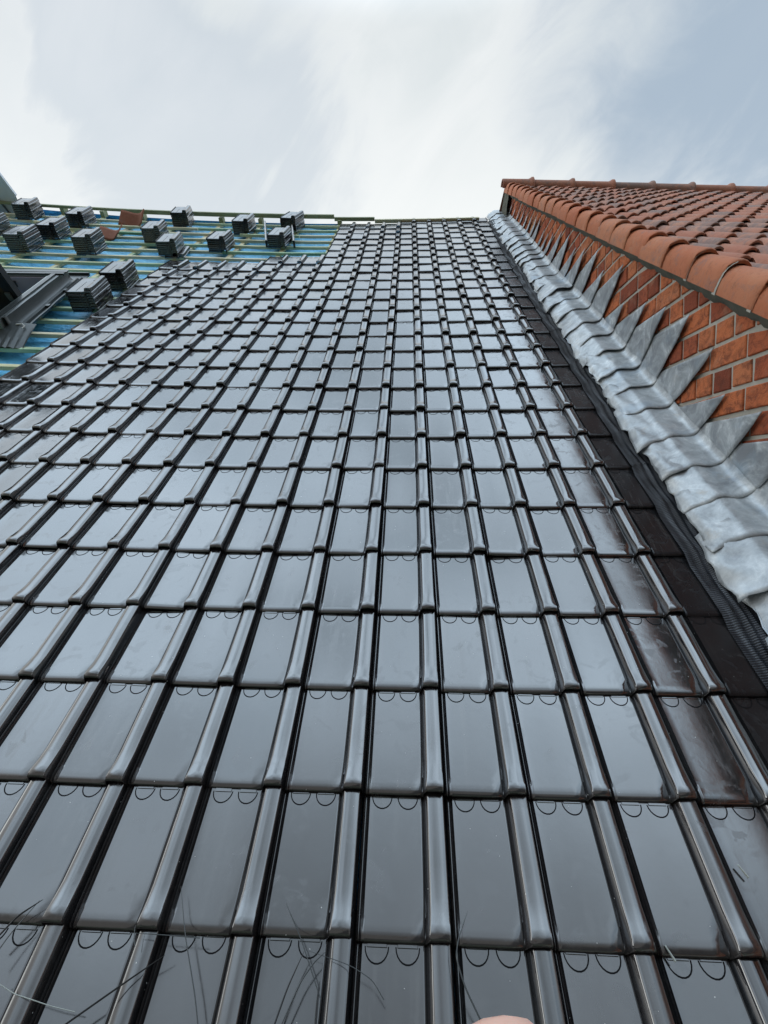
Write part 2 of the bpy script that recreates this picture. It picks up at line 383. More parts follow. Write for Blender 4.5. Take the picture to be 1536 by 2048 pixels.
def half_ring(cx_, cy_, r0, r1, n=12, z0=0.0008):
    th = np.linspace(PI, 2*PI, n)
    a = np.stack([cx_+r0*np.cos(th), cy_+1.12*r0*np.sin(th), np.full(n, z0)], -1)
    b_ = np.stack([cx_+r1*np.cos(th), cy_+1.12*r1*np.sin(th), np.full(n, z0)], -1)
    return np.stack([a, b_], 0)
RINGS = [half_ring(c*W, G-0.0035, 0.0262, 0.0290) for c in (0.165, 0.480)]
def put_tile(mb, origin_u, vk, wk, cut=None, rot=(0, 0, 0), frame=None, tint=0.5, rings=True, y1=None, rim=True):
    T = -0.0150/G                                                   # each tile lies on the one below
    def tr(P):
        P = P.copy(); x = P[..., 0]; y = P[..., 1]; zz = P[..., 2]
        zz = zz + T*y + rot[0]*(x-W/2) + rot[1]*y
        xx = x - rot[2]*y
        return R3(origin_u + xx, vk + y, wk + zz)
    g_ = TG
    if cut is not None: g_ = g_[:, SX <= cut]
    if y1 is not None:
        g_ = g_[YS <= y1+1e-6]
    mb.grid(tr(g_), 0, tint)
    lip = np.stack([LIP[:g_.shape[1]], g_[0]], 0); mb.grid(tr(lip), 0, tint)
    # side faces
    for col, fl in ((0, False), (-1, True)):
        e = g_[:, col].copy(); e2 = e.copy(); e2[:, 2] -= 0.012
        mb.grid(tr(np.stack([e2, e], 0)), 0, tint, flip=not fl)
    if rings:
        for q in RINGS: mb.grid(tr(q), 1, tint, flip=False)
        for c in (0.165, 0.480):                                    # little ledges that the tile above rests on
            x0, x1 = c*W-0.024, c*W+0.024; y0, y_1 = G-0.0060, G+0.004
            P = np.array([(x0, y0, 0), (x1, y0, 0), (x1, y_1, 0), (x0, y_1, 0), (x0+.001, y0+.0015, .0020), (x1-.001, y0+.0015, .0020), (x1-.001, y_1, .0020), (x0+.001, y_1, .0020)])
            mb.hexa(tr(P), 0, tint)
def last_row(c):
    if c <= -8: return 18
    if c <= -5: return 19
    if c <= -1: return 25
    return 26
cov = MB(); edg = MB()
for c in range(-12, 6):
    cj = RNG.normal(0, 0.0006)
    for r in range(-3, last_row(c)+1):
        jit = (RNG.normal(0, 0.011), RNG.normal(0, 0.006), RNG.normal(0, 0.004))
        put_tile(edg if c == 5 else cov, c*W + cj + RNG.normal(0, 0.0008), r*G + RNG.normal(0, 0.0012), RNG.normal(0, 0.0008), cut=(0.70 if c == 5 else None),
                 rot=jit, tint=float(RNG.random()), y1=(G-0.02 if r == 26 else None), rings=(r != 26))
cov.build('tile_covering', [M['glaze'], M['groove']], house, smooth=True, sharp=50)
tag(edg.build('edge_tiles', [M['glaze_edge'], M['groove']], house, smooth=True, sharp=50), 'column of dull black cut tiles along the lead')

# ---- membrane stretched over the rafters
nu, nv = 120, 160
us = np.linspace(-9.5, 1.60, nu); vs = np.linspace(-2.5, 8.62, nv)
Ug, Vg = np.meshgrid(us, vs)
sag = -0.022*np.abs(np.sin((Ug+0.35)/0.62*PI))**1.3 + 0.008*np.sin(Vg*5.1+Ug*2.0)*np.sin(Ug*4.1) + 0.006*np.sin(Vg*11+Ug*7)
mem = MB(); mem.grid(R3(Ug, Vg, -0.098 + sag)); mem.build('membrane', M['membrane'], house, smooth=True)

# ---- rafters' counter battens and the battens
RAFT = [-0.35 + 0.62*k for k in range(-14, 3)]
for x in RAFT:
    if x < -9.3: continue
    cb = MB()
    vv = np.linspace(-2.4, 8.5, 13)
    for a, b2 in zip(vv[:-1], vv[1:]): cb.box(x-0.028, x+0.028, a, b2, -0.095, -0.068)
    cb.build('counter_batten', M['woodC'] if random.random() < 0.4 else M['woodA'], house)
def bend(u, v): return -(0.018 + 0.062*min(1, max(0, (v-4.6)/1.6)))*max(0.0, -u-2.6)   # the laths run out of square to the left
def batten(u0, u1, v, mat, w0=-0.068, w1=-0.036, wd=0.046, skew=0.0, name='batten'):
    bt = MB(); n = max(2, int((u1-u0)/0.6))
    us_ = np.linspace(u0, u1, n+1); V = []
    for x in us_:
        dv = skew*(x-u0) + 0.004*math.sin(x*1.7+v) + bend(x, v)
        V.append([R3(x, v+dv+a, b_) for a, b_ in ((-wd/2, w0), (wd/2, w0), (wd/2, w1), (-wd/2, w1))])
    V = np.array(V).reshape(-1, 3); F = [(3, 2, 1, 0), tuple(4*n+i for i in range(4))]
    for k in range(n):
        for i in range(4):
            j = (i+1) % 4; F.append((4*k+i, 4*k+j, 4*k+4+j, 4*k+4+i))
    bt.add(V, F); return bt.build(name, mat, house)
mats = ['woodA', 'woodA', 'woodB', 'woodC', 'woodA', 'woodB', 'woodC', 'woodA']
for r in range(-6, 27):
    v = r*G + 0.004
    end = (-2.35 if r >= -3 else 1.3) if r < 20 else (-1.3 if r == 20 else -0.60)
    cuts = [-8.9, -8.9 + random.uniform(2.2, 5.0)]
    while cuts[-1] < end - 1.5: cuts.append(min(end, cuts[-1] + random.uniform(2.6, 4.2)))
    cuts[-1] = end
    for a, b_ in zip(cuts[:-1], cuts[1:]):
        if b_-a < 0.3: continue
        batten(a, b_-0.004, v + random.uniform(-0.004, 0.004), M[mats[random.randrange(8)]], skew=random.uniform(-0.0015, 0.0015))
# short off-cuts lying between the battens near the ridge
batten(-5.3, -3.0, 24.55*G, M['woodC'], w0=-0.036, w1=-0.006, name='offcut')
batten(-2.3, -1.45, 23.62*G, M['woodA'], w0=-0.036, w1=-0.006, name='offcut')
batten(-4.5, -3.15, 23.4*G, M['woodB'], w0=-0.036, w1=-0.006, name='offcut')
# the raised ridge board in lengths
for a, b_, m_, h0, h1 in ((-8.6, -4.25, 'woodD', 0.05, 0.085), (-4.25, -1.05, 'woodD', 0.03, 0.085), (-1.05, -0.42, 'woodD', 0.0, 0.05), (-0.42, 1.2, 'woodC', -0.03, 0.02)):
    batten(a, b_-0.005, 8.56, M[m_], w0=h0, w1=h1, wd=0.05, name='ridge_board')
for x in RAFT:
    if -9 < x < -0.5:
        q = MB(); q.box(x-0.03, x+0.03, 8.48, 8.60, -0.068, 0.02); q.build('ridge_bracket', M['woodD'], house)
# far slope and the walls below
bk = MB()
rp = [R3(x, 8.60, -0.05) for x in np.linspace(-9.5, 1.5, 12)]
bk.grid(np.stack([np.array(rp), np.array(rp) + np.array([0, 6.5, -4.8])], 0)); bk.build('rear_slope', M['membrane'], house)
wl = MB(); e0 = rw(np.array([0, -2.5, -0.15]))
x0, x1, y0, y1 = -9.3, 1.45, e0[1]+0.5, 13.0
wl.add([(x0, y0, -6.2), (x1, y0, -6.2), (x1, y0, e0[2]), (x0, y0, e0[2])], [(0, 1, 2, 3)])
wl.add([(x0, y0, -6.2), (x0, y1, -6.2), (x0, y1, 0.2), (x0, 7.0, 4.9), (x0, y0, e0[2])], [(4, 3, 2, 1, 0)])
wl.add([(x0, y1, -6.2), (x1, y1, -6.2), (x1, y1, 0.2), (x0, y1, 0.2)], [(3, 2, 1, 0)])
wl.build('wall', M['plaster'], house)

# ---- the open roof window at the left
WA = math.radians(9.5)
def RWN(u, v, w):                            # the window sits slightly askew
    u, v, w = np.broadcast_arrays(np.asarray(u, float), np.asarray(v, float), np.asarray(w, float))
    a, b = u+3.53, v-5.50
    return R3(-3.50 + a*math.cos(WA) - b*math.sin(WA), 5.16 + b*math.cos(WA) + a*math.sin(WA), w)
rwin = MB()
for b_ in ((-5.0, -3.50, 5.36, 5.52, -0.02, 0.10), (-3.61, -3.53, 4.08, 5.36, -0.04, 0.105), (-5.0, -4.92, 4.08, 5.36, -0.04, 0.105), (-4.92, -3.61, 4.08, 4.18, -0.04, 0.09)):
    rwin.box(*b_, fn=RWN)
rwo = rwin.build('roof_window', M['alu2'], house)
f_ = MB(); f_.box(-5.05, -3.46, 5.36, 5.40, 0.100, 0.118, fn=RWN); f_.box(-5.05, -3.46, 5.44, 5.52, 0.102, 0.112, fn=RWN); f_.box(-3.575, -3.535, 4.05, 5.36, 0.106, 0.118, fn=RWN)
f_.build('frame_cap', M['alu'], rwo)
ln = MB(); ln.box(-4.92, -3.615, 5.335, 5.355, -0.35, 0.085, fn=RWN); ln.build('lining', M['lilac'], rwo)
lg = MB(); lg.box(-4.15, -3.93, 5.318, 5.333, 0.0, 0.055, fn=RWN); lg.build('latch_plate', M['black'], rwo)
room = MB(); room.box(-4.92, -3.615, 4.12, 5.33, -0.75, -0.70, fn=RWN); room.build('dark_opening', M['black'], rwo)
gt = MB()  # side flashing channel
prof = [(-3.53, 0.10), (-3.52, 0.108), (-3.502, 0.104), (-3.495, 0.03), (-3.48, 0.008), (-3.44, 0.004), (-3.435, 0.022), (-3.42, 0.024), (-3.415, 0.004), (-3.375, 0.0), (-3.365, 0.03), (-3.355, 0.03)]
vs_ = np.linspace(4.12, 5.56, 26)
Pg = np.array([[RWN(a, v, b_ + 0.0012*math.sin(v*13+a*20)) for a, b_ in prof] for v in vs_]); gt.grid(Pg)
Pg2 = Pg[[12, 13, 14]].copy(); 
for k_ in (9, 17): gt.box(-3.412, -3.375, vs_[k_], vs_[k_]+0.05, 0.012, 0.035, fn=RWN)
g2 = gt.build('side_flashing', M['alu'], rwo, smooth=True, sharp=30); sm = g2.modifiers.new('thick', 'SOLIDIFY'); sm.thickness = 0.003
gt = MB(); gt.box(-5.1, -3.36, 5.53, 5.72, 0.0, 0.006, fn=RWN); gt.box(-5.1, -3.36, 5.715, 5.735, 0.0, 0.03, fn=RWN); gt.build('top_flashing', M['alu'], rwo)
# pleated apron under the window
ap = MB(); na, nb = 90, 8
P = np.zeros((nb, na, 3))
for i in range(na):
    a = i/(na-1)
    for j in range(nb):
        bb = j/(nb-1)
        u_ = -5.0 + (1.70 - 0.05*bb)*a; v_ = 4.16 - 0.33*bb*(1-0.25*a) - 0.10*a*bb
        if a > 0.86: u_ += 0.05*bb
        P[j, i] = RWN(u_, v_, 0.045 - 0.075*bb + 0.007*math.sin(i*2.2)*bb + 0.010*math.sin(i*0.33))
ap.grid(P); apo = ap.build('pleated_apron', M['alu'], rwo, smooth=True)
ws = MB(); ws.tube([RWN(*q) for q in ((-3.44, 4.12, 0.05), (-3.39, 4.12, 0.055), (-3.36, 4.09, 0.05), (-3.37, 4.06, 0.04))], 0.005); ws.build('strap', M['white'], rwo)
# the sash swung open about its middle
sash = MB()
A0 = np.array([4.70, 0.12]); A1 = np.array([4.38, 0.92])
dd = (A1-A0)/np.linalg.norm(A1-A0); nn_ = np.array([-dd[1], dd[0]])
def sbox(mb, u0, u1, s0, s1, n0, n1):
    V = []
    for uu in (u0, u1):
        for s_, n_ in ((s0, n0), (s1, n0), (s1, n1), (s0, n1)):
            q = A0 + dd*s_ + nn_*n_; V.append(RWN(uu, q[0], q[1]))
    mb.add(V, [(3, 2, 1, 0), (4, 5, 6, 7), (0, 1, 5, 4), (1, 2, 6, 5), (2, 3, 7, 6), (3, 0, 4, 7)])
sbox(sash, -3.70, -3.615, -0.40, 0.62, -0.04, 0.04); sbox(sash, -4.90, -4.815, -0.40, 0.62, -0.04, 0.04)
sbox(sash, -4.815, -3.70, 0.54, 0.62, -0.04, 0.04); sbox(sash, -4.815, -3.70, -0.40, -0.32, -0.04, 0.04)
so = sash.build('sash', M['black'], rwo)
pn = MB(); sbox(pn, -4.815, -3.702, -0.32, 0.54, -0.006, 0.006); pn.build('pane', M['glass'], rwo)
pn = MB(); sbox(pn, -3.725, -3.701, -0.31, 0.53, -0.055, -0.041); sbox(pn, -3.70, -3.66, -0.03, 0.05, 0.04, 0.055); pn.build('sash_trim', M['alu2'], rwo)

# ================================================================ STACKS OF LOOSE TILES
def loose_tile_mesh():
    mb = MB(); w_t = 0.0155
    sx = np.concatenate([[-.075], SX[1:-1], [.955]]); LL = 0.42
    ys = np.array([0, .001, .004, .012, .03, .06, .12, .22, .32, .375, .385, .41, LL])
    P = np.zeros((len(ys), len(sx), 3))
    for j, y in enumerate(ys):
        rnd = 0.004*(1-min(1, y/0.010))**2
        for i, s in enumerate(sx):
            h = roll_shape(s, y)
            if 0.375 <= y <= 0.412 and 0.05 < s < 0.62: h += 0.004
            P[j, i] = (s*W, y, h - rnd)
    mb.grid(P); Q = P.copy(); Q[..., 2] -= w_t
    mb.grid(Q, flip=True)
    for a, b_, fl in ((P[0], Q[0], True), (P[-1], Q[-1], False), (P[:, 0], Q[:, 0], False), (P[:, -1], Q[:, -1], True)):
        mb.grid(np.stack([a, b_], 0), flip=fl)
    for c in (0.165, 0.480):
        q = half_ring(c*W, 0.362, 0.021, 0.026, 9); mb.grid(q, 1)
    # ribs down the pan middle seen on the real tile
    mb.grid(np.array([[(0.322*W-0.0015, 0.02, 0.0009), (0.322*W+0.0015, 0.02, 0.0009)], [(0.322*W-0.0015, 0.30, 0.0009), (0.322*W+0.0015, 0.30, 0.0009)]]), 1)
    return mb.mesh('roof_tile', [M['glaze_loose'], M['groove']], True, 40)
LT = loose_tile_mesh()
def tile_matrix(u, v, w, yaw, tu=0.0, tv=0.0):
    o = R3(u, v, w); e = 0.05
    ax = R3(u+e, v, w) - R3(u-e, v, w); ay = R3(u, v+e, w) - R3(u, v-e, w)
    ax /= np.linalg.norm(ax); ay -= ax*(ax@ay); ay /= np.linalg.norm(ay); az = np.cross(ax, ay)
    m_ = Matrix([[ax[i], ay[i], az[i], o[i]] for i in range(3)] + [[0, 0, 0, 1]])
    return m_ @ Matrix.Rotation(yaw, 4, 'Z') @ Matrix.Rotation(tu, 4, 'X') @ Matrix.Rotation(tv, 4, 'Y')
ORD = {1: 'topmost', 2: 'second', 3: 'third', 4: 'fourth', 5: 'fifth', 6: 'sixth', 7: 'seventh', 8: 'eighth', 9: 'ninth', 10: 'tenth'}
STK = [  # front left corner on the battens, yaw in degrees, tiles, where it stands
    (-5.617, 7.816, 12, 9, 'stack touching the zinc dormer at the far left'),
    (-4.760, 6.892, 9, 8, 'stack just right of and below the dormer stack'),
    (-4.768, 6.235, 9, 9, 'low far left stack above the roof window'),
    (-5.55, 6.85, 9, 8, 'stack half cut off by the left picture edge'),
    (-4.762, 7.621, 7, 8, 'ridge stack left of the upright red clay tile'),
    (-3.994, 6.317, 9, 9, 'stack just below the red clay tiles'),
    (-3.048, 5.047, 7, 8, 'large stack behind the roof window corner stack'),
    (-3.051, 4.412, 7, 8, 'nearest stack, beside the corner of the roof window'),
    (-3.451, 7.048, 8, 8, 'stack partly hidden behind the slipped-tile stack'),
    (-3.000, 6.392, 8, 8, 'stack with one tile slipped out at its foot'),
    (-3.392, 7.975, 9, 9, 'ridge stack right of the upright red clay tile'),
    (-2.486, 6.741, 1, 7, 'mid-roof stack left of the dark boards'),
    (-2.422, 7.707, 0, 8, 'ridge stack near the middle of the bare battens'),
    (-1.772, 7.030, -2, 7, 'stack leaning between two dark boards'),
    (-1.787, 8.002, -8, 8, 'rightmost stack, up against the ridge')]
first = None
for si, (u, v, yaw, n, where) in enumerate(STK):
    sp_ = 0.0235
    for k in range(n):
        du, dv = random.uniform(-.004, .004), random.uniform(-.005, .005)
        extra = 0.0; ex = 0
        if si == 9 and k == 0: du += 0.075; dv -= 0.01
        o = link('glazed_tile', LT)
        o.matrix_world = tile_matrix(u+0.018+du, v+dv, -0.024 + sp_*k, math.radians(yaw+random.uniform(-1.2, 1.2)), random.uniform(-.006, .006))
        pos = n-k
        nm = ORD[pos] + ' black tile'
        if pos == n: nm = 'bottom black tile'
        tag(o, '%s in the %s' % (nm, where), 'roof tile', 'loose black tiles stacked on the battens')

# two dark boards the stack leans between
for ua, ub, nm in ((-1.80, -2.09, 'left'), (-1.43, -1.68, 'right')):
    q = MB(); d2 = 0.028
    def quad_bar(w0, w1, e=0.0):
        return R3(np.array([ua-e, ua+d2+e, ub+d2+e, ub-e]*2), np.array([7.02, 7.02, 8.24, 8.24]*2), np.array([w0]*4+[w1]*4))
    q.hexa(quad_bar(-0.034, 0.050)); o = q.build('board', M['black'])
    q = MB(); q.hexa(quad_bar(0.051, 0.056, -0.008)); q.build('pale_edge', M['white'], o)
    tag(o, 'long dark board lying up the battens, to the %s of the leaning stack' % nm, 'board', 'dark boards by a stack')

# loose old clay tiles
def clay_tile(name, u, v, wd, ln_, yaw, tilt, label, w0=-0.03):
    mb = MB(); n, k = 16, 8; P = np.zeros((k, n, 3))
    for j in range(k):
        for i in range(n):
            s = i/(n-1)
            zz = 0.045*(2*s-1)**2 + (0.03*max(0, (s-0.75)/0.25)) + 0.012*math.sin(s*7)
            P[j, i] = (wd*(s-0.5), ln_*j/(k-1), zz)
    mb.grid(P); o = mb.build(name, M['oldclay'], None, True)
    md = o.modifiers.new('thick', 'SOLIDIFY'); md.thickness = 0.016
    o.matrix_world = tile_matrix(u, v, w0, math.radians(yaw), math.radians(tilt)); tag(o, label, 'clay tile', 'old red clay tiles left on the battens'); return o
clay_tile('clay_tile', -3.97, 7.85, 0.34, 0.26, 2, 34, 'old red clay tile standing upright by the ridge, the larger of the two')
clay_tile('clay_tile', -3.98, 7.12, 0.30, 0.26, 6, 14, 'smaller broken red clay tile lying below the upright one')

# zinc-clad dormer at the far left edge
dm = empty('dormer', R3(-6.8, 8.2, 0), 'pale zinc-clad dormer cheek rising at the left end of the ridge', 'dormer')
q = MB()
tri = [(-5.83, 0.62), (-5.95, 0.93), (-6.15, 1.35), (-7.2, 1.35), (-7.2, 0.0), (-5.80, 0.0)]
fr = [R3f(a, 8.30, b_) for a, b_ in tri]; bkp = [R3f(a-1.25, 9.8, b_) for a, b_ in tri]; n = len(tri)
q.add(fr+bkp, [tuple(range(n))[::-1], tuple(range(n, 2*n))] + [(i, (i+1) % n, n+(i+1) % n, n+i) for i in range(n)])
q.build('cheek', M['zinc'], dm)
q = MB()
for a in (-6.02, -6.25, -6.5): q.add([R3f(a+dx, 8.30-dy, z_) for dx, dy, z_ in ((0, 0, .3), (.02, 0, .3), (.02, .02, .3), (0, .02, .3), (-.28, 0, .95), (-.26, 0, .95), (-.26, .02, .95), (-.28, .02, .95))], [(3, 2, 1, 0), (4, 5, 6, 7), (0, 1, 5, 4), (1, 2, 6, 5), (2, 3, 7, 6), (3, 0, 4, 7)])
q.build('seam', M['zinc_seam'], dm)
q = MB()
q.add([R3f(a, v_, b_) for v_ in (8.26, 8.30) for a, b_ in ((-5.80, 0.60), (-5.86, 0.56), (-6.19, 1.37), (-6.11, 1.37))], [(3, 2, 1, 0), (4, 5, 6, 7), (0, 1, 5, 4), (1, 2, 6, 5), (2, 3, 7, 6), (3, 0, 4, 7)])
q.build('edge_trim', M['zinc'], dm)

# ================================================================ THE OLD BRICK HOUSE ON THE RIGHT
old = empty('brick_house', (4.5, 2.0, -6.2), 'old red brick house with orange clay pantile roof and lead stepped flashing on the right', 'house')
UW = 1.608
V0, W0 = 1.965, 0.801; SL = -0.052          # foot of the verge tiles on the gable
def wv(v): return W0 + SL*(v-V0)
# ---- gable wall: mortar sheet with real bricks set in it
def to_yz(v, w): return v*CP - w*SP, v*SP + w*CP
def top_z(Y):                                # verge line in world Y,Z
    (ya, za), (yb, zb) = to_yz(0.0, wv(0.0)), to_yz(8.0, wv(8.0))
    return za + (zb-za)*(Y-ya)/(yb-ya)
YR, ZR = to_yz(8.60, wv(8.60)+0.06)
mw = MB(); yA = -4.0
mw.add([(UW+0.008, yA, -6.2), (UW+0.008, 14.0, -6.2), (UW+0.008, 14.0, 1.4), (UW+0.008, YR, ZR), (UW+0.008, yA, top_z(yA)+0.03)], [(0, 1, 2, 3, 4)])
mw.add([(UW+0.008, yA, -6.2), (UW+0.008, yA, top_z(yA)), (10, yA, top_z(yA)), (10, yA, -6.2)], [(0, 1, 2, 3)])
mw.build('wall', M['mortar'], old)
br = MB(); CH = 0.1188; Z0 = 1.3968
for k in range(-26, 34):
    zb = Z0 + k*CH + 0.009; zt = Z0 + (k+1)*CH - 0.009
    head = (k % 2 == 1); off = (1.485 if not head else 1.4455) + random.uniform(-.012, .012)
    step = 0.2725 if not head else 0.1414
    y = off - 45*step
    while y < 7.4:
        y0b, y1b = y + 0.008, y + step - 0.008; y += step
        lowY = (zb - 0.9)/math.tan(PITCH)*1.0
        # keep only what can show between the new roof and the verge
        if y0b < -1.5 or y1b > 6.9: continue
        zlow = to_yz(0, 0)[1] + y0b*math.tan(PITCH) - 0.15
        if zt < zlow: continue
        if top_z(y1b) < zb + 0.01: continue
        tl = lambda Y_: top_z(Y_) - 0.004
        if tl(y0b) < zb: y0b = y0b + (zb-tl(y0b))/math.tan(PITCH-0.052)
        if y0b > y1b - 0.02: continue
        pr = random.uniform(-0.002, 0.003); j = lambda a=0.0025: random.uniform(-a, a)
        c = [(y0b+j(), zb+j()), (y1b+j(), zb+j()), (y1b+j(), min(zt, tl(y1b))+j()), (y0b+j(), max(zb+.004, min(zt, tl(y0b)))+j())]
        ym, zm = (y0b+y1b)/2, (zb+zt)/2; b3 = 0.006
        outer = [(UW+0.009, a, b_) for a, b_ in c]
        inner = [(UW-pr, a + (b3 if a < ym else -b3), b_ + (b3 if b_ < zm else -b3)) for a, b_ in c]
        # a rounded arris ring
        mid = [(UW-pr+0.0025, a + (0.0018 if a < ym else -0.0018), b_ + (0.0018 if b_ < zm else -0.0018)) for a, b_ in c]
        t_ = random.random()*(1.0 if random.random() < 0.12 else 0.82)
        br.add(outer+mid+inner, [(11, 10, 9, 8)] + [(i, 4+i, 4+(i+1) % 4, (i+1) % 4) for i in range(4)] + [(4+i, 8+i, 8+(i+1) % 4, 4+(i+1) % 4) for i in range(4)], 0, t_)
br.build('brickwork', M['brick'], old)
# ---- mortar fillet under the verge
fl = MB(); vs_ = np.linspace(-3.5, 8.6, 260); P = []
for v in vs_:
    r1 = 0.006*math.sin(v*23)+0.004*math.sin(v*61+1)+random.uniform(-.003, .003)
    w = wv(v); P.append([R3f(UW-0.001, v, w-0.056+r1), R3f(UW-0.010+0.003*math.sin(v*40), v, w-0.046+r1), R3f(UW-0.030+r1*0.3, v, w-0.02), R3f(UW-0.034, v, w+0.01), R3f(UW+0.02, v, w+0.03)])
fl.grid(np.array(P), flip=True); fl.build('mortar_fillet', M['fillet'], old, smooth=True)
# ---- old roof plane
DL = math.radians(5)
E1 = np.array([math.cos(DL), math.sin(DL)*CP, -math.sin(DL)*SP]); E2 = np.array([0, 1, SL]); E2 /= np.linalg.norm(E2)
NN = np.cross(E1, E2); NN /= np.linalg.norm(NN)
PW, PG = 0.206, 0.302
O_ = np.array([1.551, V0, W0 + 0.120])
def OR(a, b_, c):                            # along the ridge, up the slope, off the slope
    a, b_, c = np.broadcast_arrays(np.asarray(a, float), np.asarray(b_, float), np.asarray(c, float))
    return rw(O_ + a[..., None]*E1 + b_[..., None]*E2 + c[..., None]*NN)
def pan_z(x):                                # x in metres from the crown of the roll
    x = (x + PW*0.36) % PW
    q = x/PW
    if q < 0.60: return 0.052*math.sin(PI*q/0.60)**0.85 - 0.0
    q = (q-0.60)/0.40; return -0.010*math.sin(PI*q)
xs_ = np.linspace(0.105, 0.105+PW, 15)       # one field tile, from the trough over its roll
def field_tile(mb, j, r, tint, lift):
    Lp = PG + 0.05; ys = np.array([0, 0.004, 0.012, 0.08, 0.2, Lp])
    P = np.zeros((len(ys), len(xs_), 3)); jj = RNG.normal(0, 0.004); kk = RNG.normal(0, 0.006)
    for a, y in enumerate(ys):
        for b_, x in enumerate(xs_):
            zz = pan_z(x-0.09) * (1.0 if y < 0.15 else 0.93); e = 0.005*(1-min(1, y/0.012))**2
            P[a, b_] = (x + PW*j + jj, r*PG + y + kk, zz - 0.024*y/PG - e + lift - 0.052)
    mb.grid(OR(P[..., 0], P[..., 1], P[..., 2]), 0, tint)
    a = P[0].copy(); b_ = a.copy(); b_[:, 2] -= 0.012; b_[:, 1] += 0.002
    mb.grid(OR(*np.moveaxis(np.stack([b_, a], 0), -1, 0)), 0, tint)
ft = MB(); NR = 22
for j in range(0, 24):
    for r in range(-14, NR):
        if j > 8 and r < -8: continue
        field_tile(ft, j, r, float(RNG.random()), RNG.normal(0, 0.002))
ft.build('pantile_covering', M['pantile'], old, smooth=True, sharp=55)
# ---- verge tiles: roll with a cheek hanging over the gable
vt = MB()
vp = [(-0.004, -0.118), (-0.006, -0.09), (-0.004, -0.05), (0.0, -0.022), (0.010, 0.000), (0.028, 0.017), (0.052, 0.027), (0.078, 0.030), (0.100, 0.024), (0.122, 0.008), (0.138, -0.014), (0.152, -0.033), (0.170, -0.046), (0.195, -0.050)]
for r in range(-14, NR):
    tint = float(RNG.random()); Lp = PG + 0.04; ys = np.array([0, 0.003, 0.010, 0.05, 0.15, Lp]); lift = RNG.normal(0, 0.0015); jj = RNG.normal(0, 0.004); kk = RNG.normal(0, 0.006)
    P = np.zeros((len(ys), len(vp), 3))
    for a, y in enumerate(ys):
        sc = 1 - 0.10*(y/PG); e = 0.006*(1-min(1, y/0.010))**2
        for b_, (x, z_) in enumerate(vp):
            P[a, b_] = (0.09+(x-0.09)*(1-0.07*y/PG) + jj + e*(1 if x < 0.01 else 0), r*PG + y + kk, z_*1.0 - (0.027 if z_ > -0.03 or x > 0.05 else 0.006)*y/PG - (e if x > 0.01 else 0) + lift)
    vt.grid(OR(P[..., 0], P[..., 1], P[..., 2]), 0, tint)
    a = P[0].copy(); b_ = a.copy(); b_[:, 0] += np.where(a[:, 2] < -0.02, 0.013, 0.0)*(a[:, 0] < 0.09); b_[:, 2] -= 0.014*((a[:, 2] > -0.02) | (a[:, 0] > 0.09)); b_[:, 1] += 0.002
    vt.grid(OR(*np.moveaxis(np.stack([b_, a], 0), -1, 0)), 0, tint)
vt.build('verge_tiles', M['verge'], old, smooth=True, sharp=55)
# mortar behind the open ends of the verge cheeks
for r in range(-14, 3):
    vm = MB()
    P = [OR(x+0.006 if x < 0.05 else x, r*PG-0.004+q, z_-0.010) for q in (0, 0.03) for x, z_ in vp[0:7]]
    vm.grid(np.array(P).reshape(2, 7, 3))
    vm.build('bedding_mortar', M['mortar'], old, smooth=True)
# sarking under the tiles and the rear slope
sk = MB(); sk.grid(OR(np.array([[0.05, 9.0], [0.05, 9.0]]), np.array([[-14*PG, -14*PG], [NR*PG+.03, NR*PG+.03]]), -0.09))
rr0 = OR(0.0, NR*PG+0.05, -0.06); rr1 = OR(9.0, NR*PG+0.05, -0.06); sk.add([rr0, rr1, rr1+np.array([-.6, 6.2, -4.4]), rr0+np.array([-.6, 6.2, -4.4])], [(0, 1, 2, 3)])
sk.build('rear_slope', M['oldclay'], old)
# ---- ridge caps
b0 = NR*PG + 0.03
s0 = -0.05
for k in range(11):
    rc = MB(); a0 = s0 + (0 if k == 0 else 0.47 + 0.614*(k-1)); a1 = s0 + 0.47 + 0.614*k
    th = np.linspace(-0.15*PI, 1.15*PI, 15); xs2 = [a0, a0+0.02, (a0+a1)/2, a1-0.085, a1-0.06, a1-0.035, a1-0.012, a1+0.0]
    rad = [0.085, 0.086, 0.089, 0.092, 0.104, 0.122, 0.124, 0.104]
    P = np.zeros((len(xs2), len(th), 3))
    for i, (x, r_) in enumerate(zip(xs2, rad)):
        for j_, a in enumerate(th): P[i, j_] = (x, b0 + r_*1.15*math.cos(a), -0.028 + r_*1.0*math.sin(a)*0.92)
    rc.grid(OR(P[..., 0], P[..., 1], P[..., 2]), 0, float(RNG.random()))
    o = rc.build('ridge_cap', M['pantile'], old, smooth=True); md = o.modifiers.new('thick', 'SOLIDIFY'); md.thickness = 0.014
rm = MB(); P = [[OR(a, b0-0.125+0.006*math.sin(a*31), -0.055), OR(a, b0-0.09+0.008*math.sin(a*17), -0.02)] for a in np.linspace(0.05, 6.2, 90)]
rm.grid(np.array(P)); rm.build('ridge_mortar', M['fillet'], old, smooth=True)
ge = MB(); P = []
for q in np.linspace(0, 1, 8):
    P.append([OR(0.01+0.012*random.random(), b0-0.09-0.12*s_+0.02*random.random(), -0.03-0.36*q) for s_ in np.linspace(-1.2, 2.3, 9)])
ge.grid(np.array(P)); ge.build('gable_end_mortar', M['fillet'], old)

